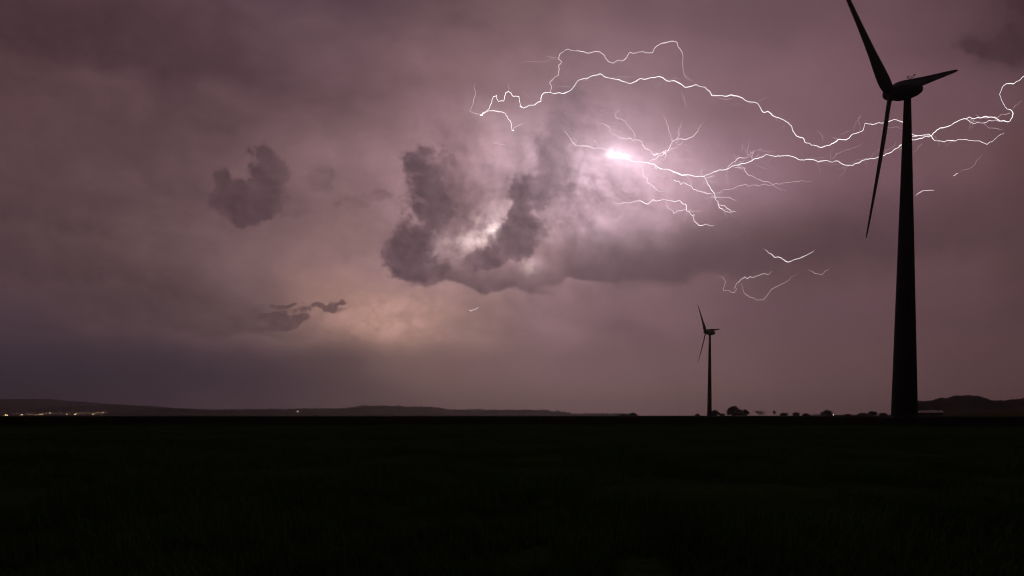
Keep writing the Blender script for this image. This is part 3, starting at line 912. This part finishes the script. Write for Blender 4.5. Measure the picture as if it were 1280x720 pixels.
ridge([(1118, 508), (1135, 504), (1146, 502.6), (1158, 502.4), (1168, 501), (1177, 498.6), (1184, 498.9), (1190, 497.2), (1199, 496), (1212, 496), (1224, 496.6), (1229, 498.7), (1240, 501.6), (1255, 501.8), (1260, 501.2), (1269, 500.4), (1279, 499), (1330, 497), (1400, 500), (1480, 507)], 1300, 110, M['leaf_dark'], 1, 'wooded hill behind the low barn at the right edge', seed=6, tree=8, den=13, rough=.3, lab2='dark woodland covering the hill behind the barn')


# ------------------------------------------------------------------ trees
def tree(px, top, D, spread, kind, label, name='tree', bare=False, seed=0, pale=False):
    """tapered trunk, limbs and a crown of many leaf clumps; px/top = where it stands, spread = crown width in photo px"""
    rn = random.Random(seed)
    base = at(px, 519.5, D); base.z = gz(base.x, base.y) - .1
    Hh = (519.5 - top) / F * D + EYE - base.z
    W = spread / F * D / 2
    t = empty(name, base); tag(t, label, 'bush' if name == 'bush' else 'tree', 'trees and bushes along the horizon')
    mb = MB(); tips = []

    def limb(p, d, l, r, lev):
        pts = [p]; rr = [r]; q = p.copy(); dd = d.normalized()
        for i in range(4):
            dd = (dd + Vector((rn.uniform(-.25, .25), rn.uniform(-.25, .25), rn.uniform(-.05, .2)))).normalized()
            q = q + dd * l / 4; pts.append(q.copy()); rr.append(r * (1 - .2 * (i + 1)))
        mb.tube(pts, rr, 5 if lev else 7)
        tips.append(q.copy())
        if lev < (4 if bare else 2):
            for k in range(rn.randint(3, 4) if lev else 6):
                i = rn.randint(1, 4); a = rn.uniform(0, 6.28)
                nd = (dd * .7 + Vector((math.cos(a), math.sin(a), rn.uniform(0, .7)))).normalized()
                limb(pts[i], nd, l * rn.uniform(.42, .68), rr[i] * .6, lev + 1)
    limb(Vector((0, 0, 0)), Vector((0, 0, 1)), Hh * (.42 if name == 'bush' else .55), max(.07, Hh * (.05 if pale else .028)), 0)
    # fit the skeleton to the tree's real height and width
    mz = max(p.z for p in tips); mx = max(max(abs(p.x), abs(p.y)) for p in tips)
    sz, sx = Hh * (1.0 if bare else .88) / mz, W * (1.0 if bare else .85) / mx
    mb.v = [(x * sx if z > .6 else x, y * sx if z > .6 else y, z * sz) for x, y, z in mb.v]
    tips = [Vector((p.x * sx, p.y * sx, p.z * sz)) for p in tips]
    mb.build('trunk', M['birch'] if pale else M['bark'], t)
    cm = MB()
    lobes = []
    for _ in range(18):
        q_ = rn.uniform(0, .8) ** .7; a_ = rn.uniform(0, 6.283); dome = math.sqrt(1 - q_ * q_)
        r_ = min(rn.uniform(.2, .36) * W, .3 * Hh) * (1.15 - .5 * q_)
        lobes.append((Vector((W * q_ * math.cos(a_) * .9, W * q_ * math.sin(a_) * .9, max(r_ * .6, (Hh - r_) * rn.uniform(.25, 1.0) * (.25 + .75 * dome)))), r_))
    spots = tips + ([] if bare else [c_ + Vector((rn.gauss(0, .5), rn.gauss(0, .5), rn.gauss(0, .5))) * r_ for c_, r_ in lobes for _ in range(12)])
    if bare: spots = [p for p in tips if rn.random() < .5]
    for s in spots:
        for k in range(9 if bare else 16):
            g = .16 if bare else .26
            c_ = s + Vector((rn.gauss(0, g), rn.gauss(0, g), rn.gauss(0, g * .8))) * max(1.4, W * .5)
            if c_.z < .3 or c_.z > Hh * (1.03 - .5 * ((c_.x * c_.x + c_.y * c_.y) / (W * W + .01))): continue
            sz_ = rn.uniform(.2, .48) * (1 if not bare else .7) * max(.8, Hh / 8)
            a = Vector((rn.gauss(0, 1), rn.gauss(0, 1), rn.gauss(0, 1))).normalized(); b = a.orthogonal().normalized()
            cm.add([c_ - a * sz_, c_ + b * sz_ * .5, c_ + a * sz_, c_ - b * sz_ * .5], [(0, 1, 2, 3)])
    if not bare:
        for c_, r_ in lobes:
            base_ = len(cm.v); rr_ = r_ * .92
            for i in range(5):
                th = math.pi * (i + .5) / 5
                for j in range(8):
                    ph = j * math.pi / 4; k_ = rr_ * rn.uniform(.7, 1.1)
                    cm.v.append((c_.x + k_ * math.sin(th) * math.cos(ph), c_.y + k_ * math.sin(th) * math.sin(ph), min(Hh, max(.05, c_.z + k_ * .8 * math.cos(th)))))
            for i in range(4):
                for j in range(8):
                    j2 = (j + 1) % 8
                    cm.f.append((base_ + i * 8 + j, base_ + i * 8 + j2, base_ + i * 8 + 8 + j2, base_ + i * 8 + 8 + j)); cm.m.append(0)
            cm.f.append(tuple(base_ + j for j in range(8))); cm.m.append(0)
            cm.f.append(tuple(base_ + 32 + j for j in range(8))); cm.m.append(0)
    cm.build('crown', M['leaf_dark'] if kind else M['leaf'], t)
    return t


TR = [
    (779, 517.6, 620, 12, 'bush', 0, 'low bush left of its taller neighbour, far left of the small turbine'),
    (791, 516.0, 620, 11, 'bush', 0, 'rounded bush alone on the horizon well left of the small turbine'),
    (872, 517.0, 640, 6, 'bush', 1, 'tiny sparse bush just left of the small turbine'),
    (894, 512.4, 600, 13, 'tree', 0, 'round dark tree directly right of the small turbine'),
    (903, 516.6, 600, 8, 'bush', 0, 'low dark bush between the two dark trees beside the small turbine'),
    (917, 507.2, 590, 18, 'tree', 0, 'tallest dense tree right of the small turbine'),
    (929, 510.8, 600, 15, 'tree', 0, 'dense tree leaning against the tallest tree on its right'),
    (950, 512.6, 640, 22, 'tree', 1, 'wide airy tree with see-through branches right of the dense trees'),
    (967.5, 513.5, 640, 6, 'tree', 1, 'thin bare sapling standing alone on the horizon'),
    (981, 515.6, 650, 13, 'bush', 1, 'low wide bush right of the bare sapling'),
    (995, 515.2, 650, 10, 'bush', 1, 'low bush second to the right of the bare sapling'),
    (1007, 516.4, 650, 9, 'bush', 1, 'flattest bush midway between the bare sapling and the lamp tree'),
    (1034, 511.8, 620, 17, 'tree', 0, 'round tree with the small white lamp at its foot'),
    (1060, 517.6, 660, 12, 'bush', 1, 'flat shrub between the lamp tree and the tall turbine'),
    (1079, 515.8, 640, 13, 'bush', 1, 'spreading bush left of the tree beside the tall tower'),
    (1091, 513.2, 630, 12, 'tree', 0, 'small tree nearest the left side of the tall tower'),
    (1104, 516.0, 640, 12, 'bush', 0, 'dark bush touching the foot of the tall tower on its left'),
    (1150, 505.0, 760, 9, 'tree', 2, 'pale-stemmed bare tree behind the left end of the barn'),
    (1156, 505.5, 770, 8, 'tree', 2, 'second pale-stemmed bare tree behind the barn, right of its twin'),
    (1173, 504.0, 760, 11, 'tree', 2, 'pale-stemmed bare tree behind the right end of the barn'),
    (1187, 503.0, 780, 11, 'tree', 2, 'pale-stemmed bare tree standing clear to the right of the barn'),
]
for i, (px, top, D, sp_, nm, k, lb) in enumerate(TR):
    tree(px, top, D, sp_, 0 if k else 1, lb, nm, bare=(k > 0 and nm == 'tree'), seed=40 + i, pale=(k == 2))


def hedge():
    rn = random.Random(5); D = 690; x0, x1 = 1003, 1116
    o0 = at(x0, 519.5, D); o0.z = gz(o0.x, o0.y)
    mb = MB()
    for i in range(5200):
        px = rn.uniform(x0, x1); d = D + rn.gauss(0, 1.2); p = at(px, 519.5, d)
        top = (1.5 + 1.1 * mnoise.noise(Vector((px / 9, 3, 1))) + .7 * mnoise.noise(Vector((px / 2.6, 1, 1))))
        if top < .5: continue
        c_ = Vector((p.x, p.y, gz(p.x, p.y) + rn.uniform(.05, 1) * top)) - o0
        a = Vector((rn.gauss(0, 1), rn.gauss(0, 1), rn.gauss(0, 1))).normalized(); b = a.orthogonal().normalized(); z = rn.uniform(.15, .35)
        mb.add([c_ - a * z, c_ + b * z * .6, c_ + a * z, c_ - b * z * .6], [(0, 1, 2, 3)])
    o = mb.build('hedge', M['leaf_dark']); o.location = o0
    tag(o, 'long low ragged hedge running to the foot of the tall tower', 'hedge')


hedge()


# ------------------------------------------------------------------ barn
def barn():
    p = at(1157, 519.5, 540); p.z = gz(p.x, p.y)
    t = empty('barn', p, R(-28)); tag(t, 'long low barn with a pale sheet roof right of the tall tower', 'barn')
    L, W, hw, hr = 22, 9, 2.7, 4.3
    a, b = L / 2, W / 2
    v = [(-a, -b, -.6), (a, -b, -.6), (a, b, -.6), (-a, b, -.6), (-a, -b, hw), (a, -b, hw), (a, b, hw), (-a, b, hw), (-a, 0, hr), (a, 0, hr)]
    mesh_obj('wall', v, [(0, 1, 5, 4), (1, 2, 6, 9, 5), (2, 3, 7, 6), (3, 0, 4, 8, 7)], M['barn_wall'], t)
    o_ = .5; k = (hr - hw) / b
    rv = []
    for dz in (.03, .2):
        rv += [(-a - o_, -b - o_, hw - k * o_ + dz), (a + o_, -b - o_, hw - k * o_ + dz), (a + o_, 0, hr + dz), (-a - o_, 0, hr + dz), (-a - o_, b + o_, hw - k * o_ + dz), (a + o_, b + o_, hw - k * o_ + dz)]
    mesh_obj('roof', rv, [(0, 3, 2, 1), (3, 4, 5, 2), (6, 7, 8, 9), (9, 8, 11, 10), (0, 1, 7, 6), (4, 10, 11, 5), (0, 6, 9, 3), (3, 9, 10, 4), (1, 2, 8, 7), (2, 5, 11, 8)], M['barn_roof'], t)
    mb = MB(); mb.box((-3, -b - .06, 1.0), (3.4, .1, 2.3)); d = mb.build('door', M['door'], t)
    mb = MB(); mb.box((-1.6, -b - .15, 1.0), (.12, .08, .5)); mb.build('handle', M['steel'], d)
    for x in (-8, 2.5, 6, 9):
        mb = MB(); mb.box((x, -b - .04, 1.7), (1.2, .06, .8)); w = mb.build('window', M['glass'], t)
        mb = MB()
        for q, s in (((x, -b - .06, 2.14), (1.36, .1, .09)), ((x, -b - .06, 1.26), (1.36, .1, .09)), ((x - .64, -b - .06, 1.7), (.09, .1, .79)), ((x + .64, -b - .06, 1.7), (.09, .1, .79))): mb.box(q, s)
        mb.build('frame', M['birch'], w)


barn()


# ------------------------------------------------------------------ lamps
def lamp(px, py, D, head, mat, label, group=None, name='street_lamp', cat='street lamp'):
    p = at(px, py, D); g = gz(p.x, p.y) if D < 3000 else p.z - 9
    hgt = p.z - g
    mb = MB()
    mb.tube([(0, 0, 0), (0, 0, hgt * .5), (0, 0, hgt)], [.12, .1, .08], 6, 0)
    lathe(mb, [(hgt - head * .5, head * .28), (hgt - head * .2, head * .5), (hgt + head * .2, head * .5), (hgt + head * .42, head * .3)], 10, mi=1)
    lathe(mb, [(hgt + head * .425, head * .56), (hgt + head * .6, head * .12)], 10)
    o = mb.build(name, [M['pole'], M[mat]])
    o.location = (p.x, p.y, g)
    tag(o, label, cat, group)
    return o


TOWN = [  # x, y, size, colour
    (7, 518.6, 1.5, 'lamp_white'), (9, 519.0, 1.3, 'lamp_white'), (4.5, 519.0, .8, 'lamp_warm'), (27.5, 518.4, 1.5, 'lamp_white'), (25, 518.6, .7, 'lamp_warm'),
    (36, 517.6, .8, 'lamp_warm'), (38.5, 517.9, .9, 'lamp_warm'), (44.5, 519.0, 1.1, 'lamp_white'), (49.8, 517.9, 1.3, 'lamp_white'), (52.8, 517.9, 1.2, 'lamp_white'),
    (53.5, 516.6, .9, 'lamp_warm'), (57.5, 516.3, 1.0, 'lamp_warm'), (62.4, 516.2, 1.2, 'lamp_white'), (66, 516.5, .7, 'lamp_warm'), (70, 517.4, .6, 'lamp_warm'),
    (77, 516.4, .8, 'lamp_warm'), (83.2, 517.6, 1.3, 'lamp_white'), (87, 516.2, .6, 'lamp_warm'), (93.7, 517.9, 1.7, 'lamp_white'), (96, 516.5, 1.1, 'lamp_warm'),
    (99, 517.2, .6, 'lamp_warm'), (104.5, 516.8, .7, 'lamp_warm'), (110.5, 515.6, .7, 'lamp_warm'), (116.2, 517.7, 1.8, 'lamp_white'), (119.5, 516.8, .8, 'lamp_warm'),
    (122.5, 515.4, 1.0, 'lamp_warm'), (126.7, 517.4, .9, 'lamp_warm'), (128.7, 515.4, 1.2, 'lamp_white'), (133.5, 515.8, .6, 'lamp_warm'), (33, 516.4, .5, 'lamp_warm'),
    (17, 517.5, .5, 'lamp_warm'), (21, 516.2, .5, 'lamp_warm'), (74, 515.0, .5, 'lamp_warm'), (101, 515.2, .5, 'lamp_warm'), (41, 515.5, .5, 'lamp_warm'), (107, 514.2, .45, 'lamp_warm'), (91, 514.4, .45, 'lamp_warm'), (130.5, 513.6, .45, 'lamp_warm')]
for i, (x, y, s, m_) in enumerate(TOWN):
    big = s >= 1.1
    lamp(x, y, 1500 + (i * 137 % 260), s, m_,
         'brighter amber lamp among the town lights at the left horizon' if big else 'dimmer amber lamp among the town lights at the left horizon',
         'brighter town lamps' if big else 'amber town lamps')
lamp(372, 514.2, 3600, 5.0, 'lamp_white', 'single bright floodlight on the dark slope below the long wooded hills', None, 'floodlight', 'floodlight')
lamp(1041.8, 518.6, 560, .4, 'ref', 'small white lamp at the foot of the round tree')
# mast with a red warning light on the hill
p = at(512.5, 505.9, 4250); mb = MB(); hb = 26
for k in range(3):
    a = k * 2.094; mb.tube([(1.4 * math.cos(a), 1.4 * math.sin(a), -hb), (.3 * math.cos(a), .3 * math.sin(a), 0)], [.14, .1], 5)
for i in range(8):
    z0, z1 = -hb + i * 3.2, -hb + (i + 1) * 3.2
    for k in range(3):
        a, b = k * 2.094, (k + 1) * 2.094; r0 = 1.4 - i * .135; r1 = 1.4 - (i + 1) * .135
        mb.tube([(r0 * math.cos(a), r0 * math.sin(a), z0), (r1 * math.cos(b), r1 * math.sin(b), z1)], [.06, .06], 4)
mast = empty('radio_mast', p - Vector((0, 0, hb))); tag(mast, 'thin lattice mast with a small red light above the wooded hill crest', 'mast')
mb.v = [(x, y, z + hb) for x, y, z in mb.v]
mb.build('lattice', M['steel'], mast)
mb = MB(); lathe(mb, [(hb, .5), (hb + .4, .9), (hb + 1.2, .9), (hb + 1.6, .4)], 8); mb.build('warning_light', M['lamp_red'], mast)


# ------------------------------------------------------------------ air
def haze():
    z0, z1 = -4.0, 190.0; a = 9200
    v = [(x, y, z) for z in (z0, z1) for y in (-a, a) for x in (-a, a)]
    m = bpy.data.materials.new('haze'); m.use_nodes = True
    t = m.node_tree; t.nodes.clear()
    pv = t.nodes.new('ShaderNodeVolumePrincipled'); o = t.nodes.new('ShaderNodeOutputMaterial')
    pv.inputs['Color'].default_value = (.9, .86, .88, 1); pv.inputs['Density'].default_value = HAZE
    pv.inputs['Anisotropy'].default_value = .88
    t.links.new(pv.outputs[0], o.inputs['Volume'])
    o_ = mesh_obj('haze', v, [(0, 2, 3, 1), (4, 5, 7, 6), (0, 1, 5, 4), (2, 6, 7, 3), (0, 4, 6, 2), (1, 3, 7, 5)], m)
    tag(o_, 'thin storm haze lying over the fields', 'haze', kind='stuff')


HAZE = 1.05e-4
if HAZE: haze()

# ------------------------------------------------------------------ render settings
S.render.engine = 'CYCLES'
cy = S.cycles
cy.use_denoising = True; cy.denoiser = 'OPENIMAGEDENOISE'; cy.denoising_input_passes = 'RGB'; cy.denoising_prefilter = 'ACCURATE'
cy.use_adaptive_sampling = True; cy.adaptive_threshold = .025; cy.adaptive_min_samples = 32
cy.max_bounces = 2; cy.diffuse_bounces = 1; cy.volume_bounces = 0; cy.transparent_max_bounces = 8
cy.sample_clamp_indirect = .25
cy.filter_width = 1.15
S.view_settings.view_transform = 'Standard'; S.view_settings.look = 'None'
S.view_settings.exposure = 0; S.view_settings.gamma = 1; S.view_settings.use_curve_mapping = False
S.display_settings.display_device = 'sRGB'
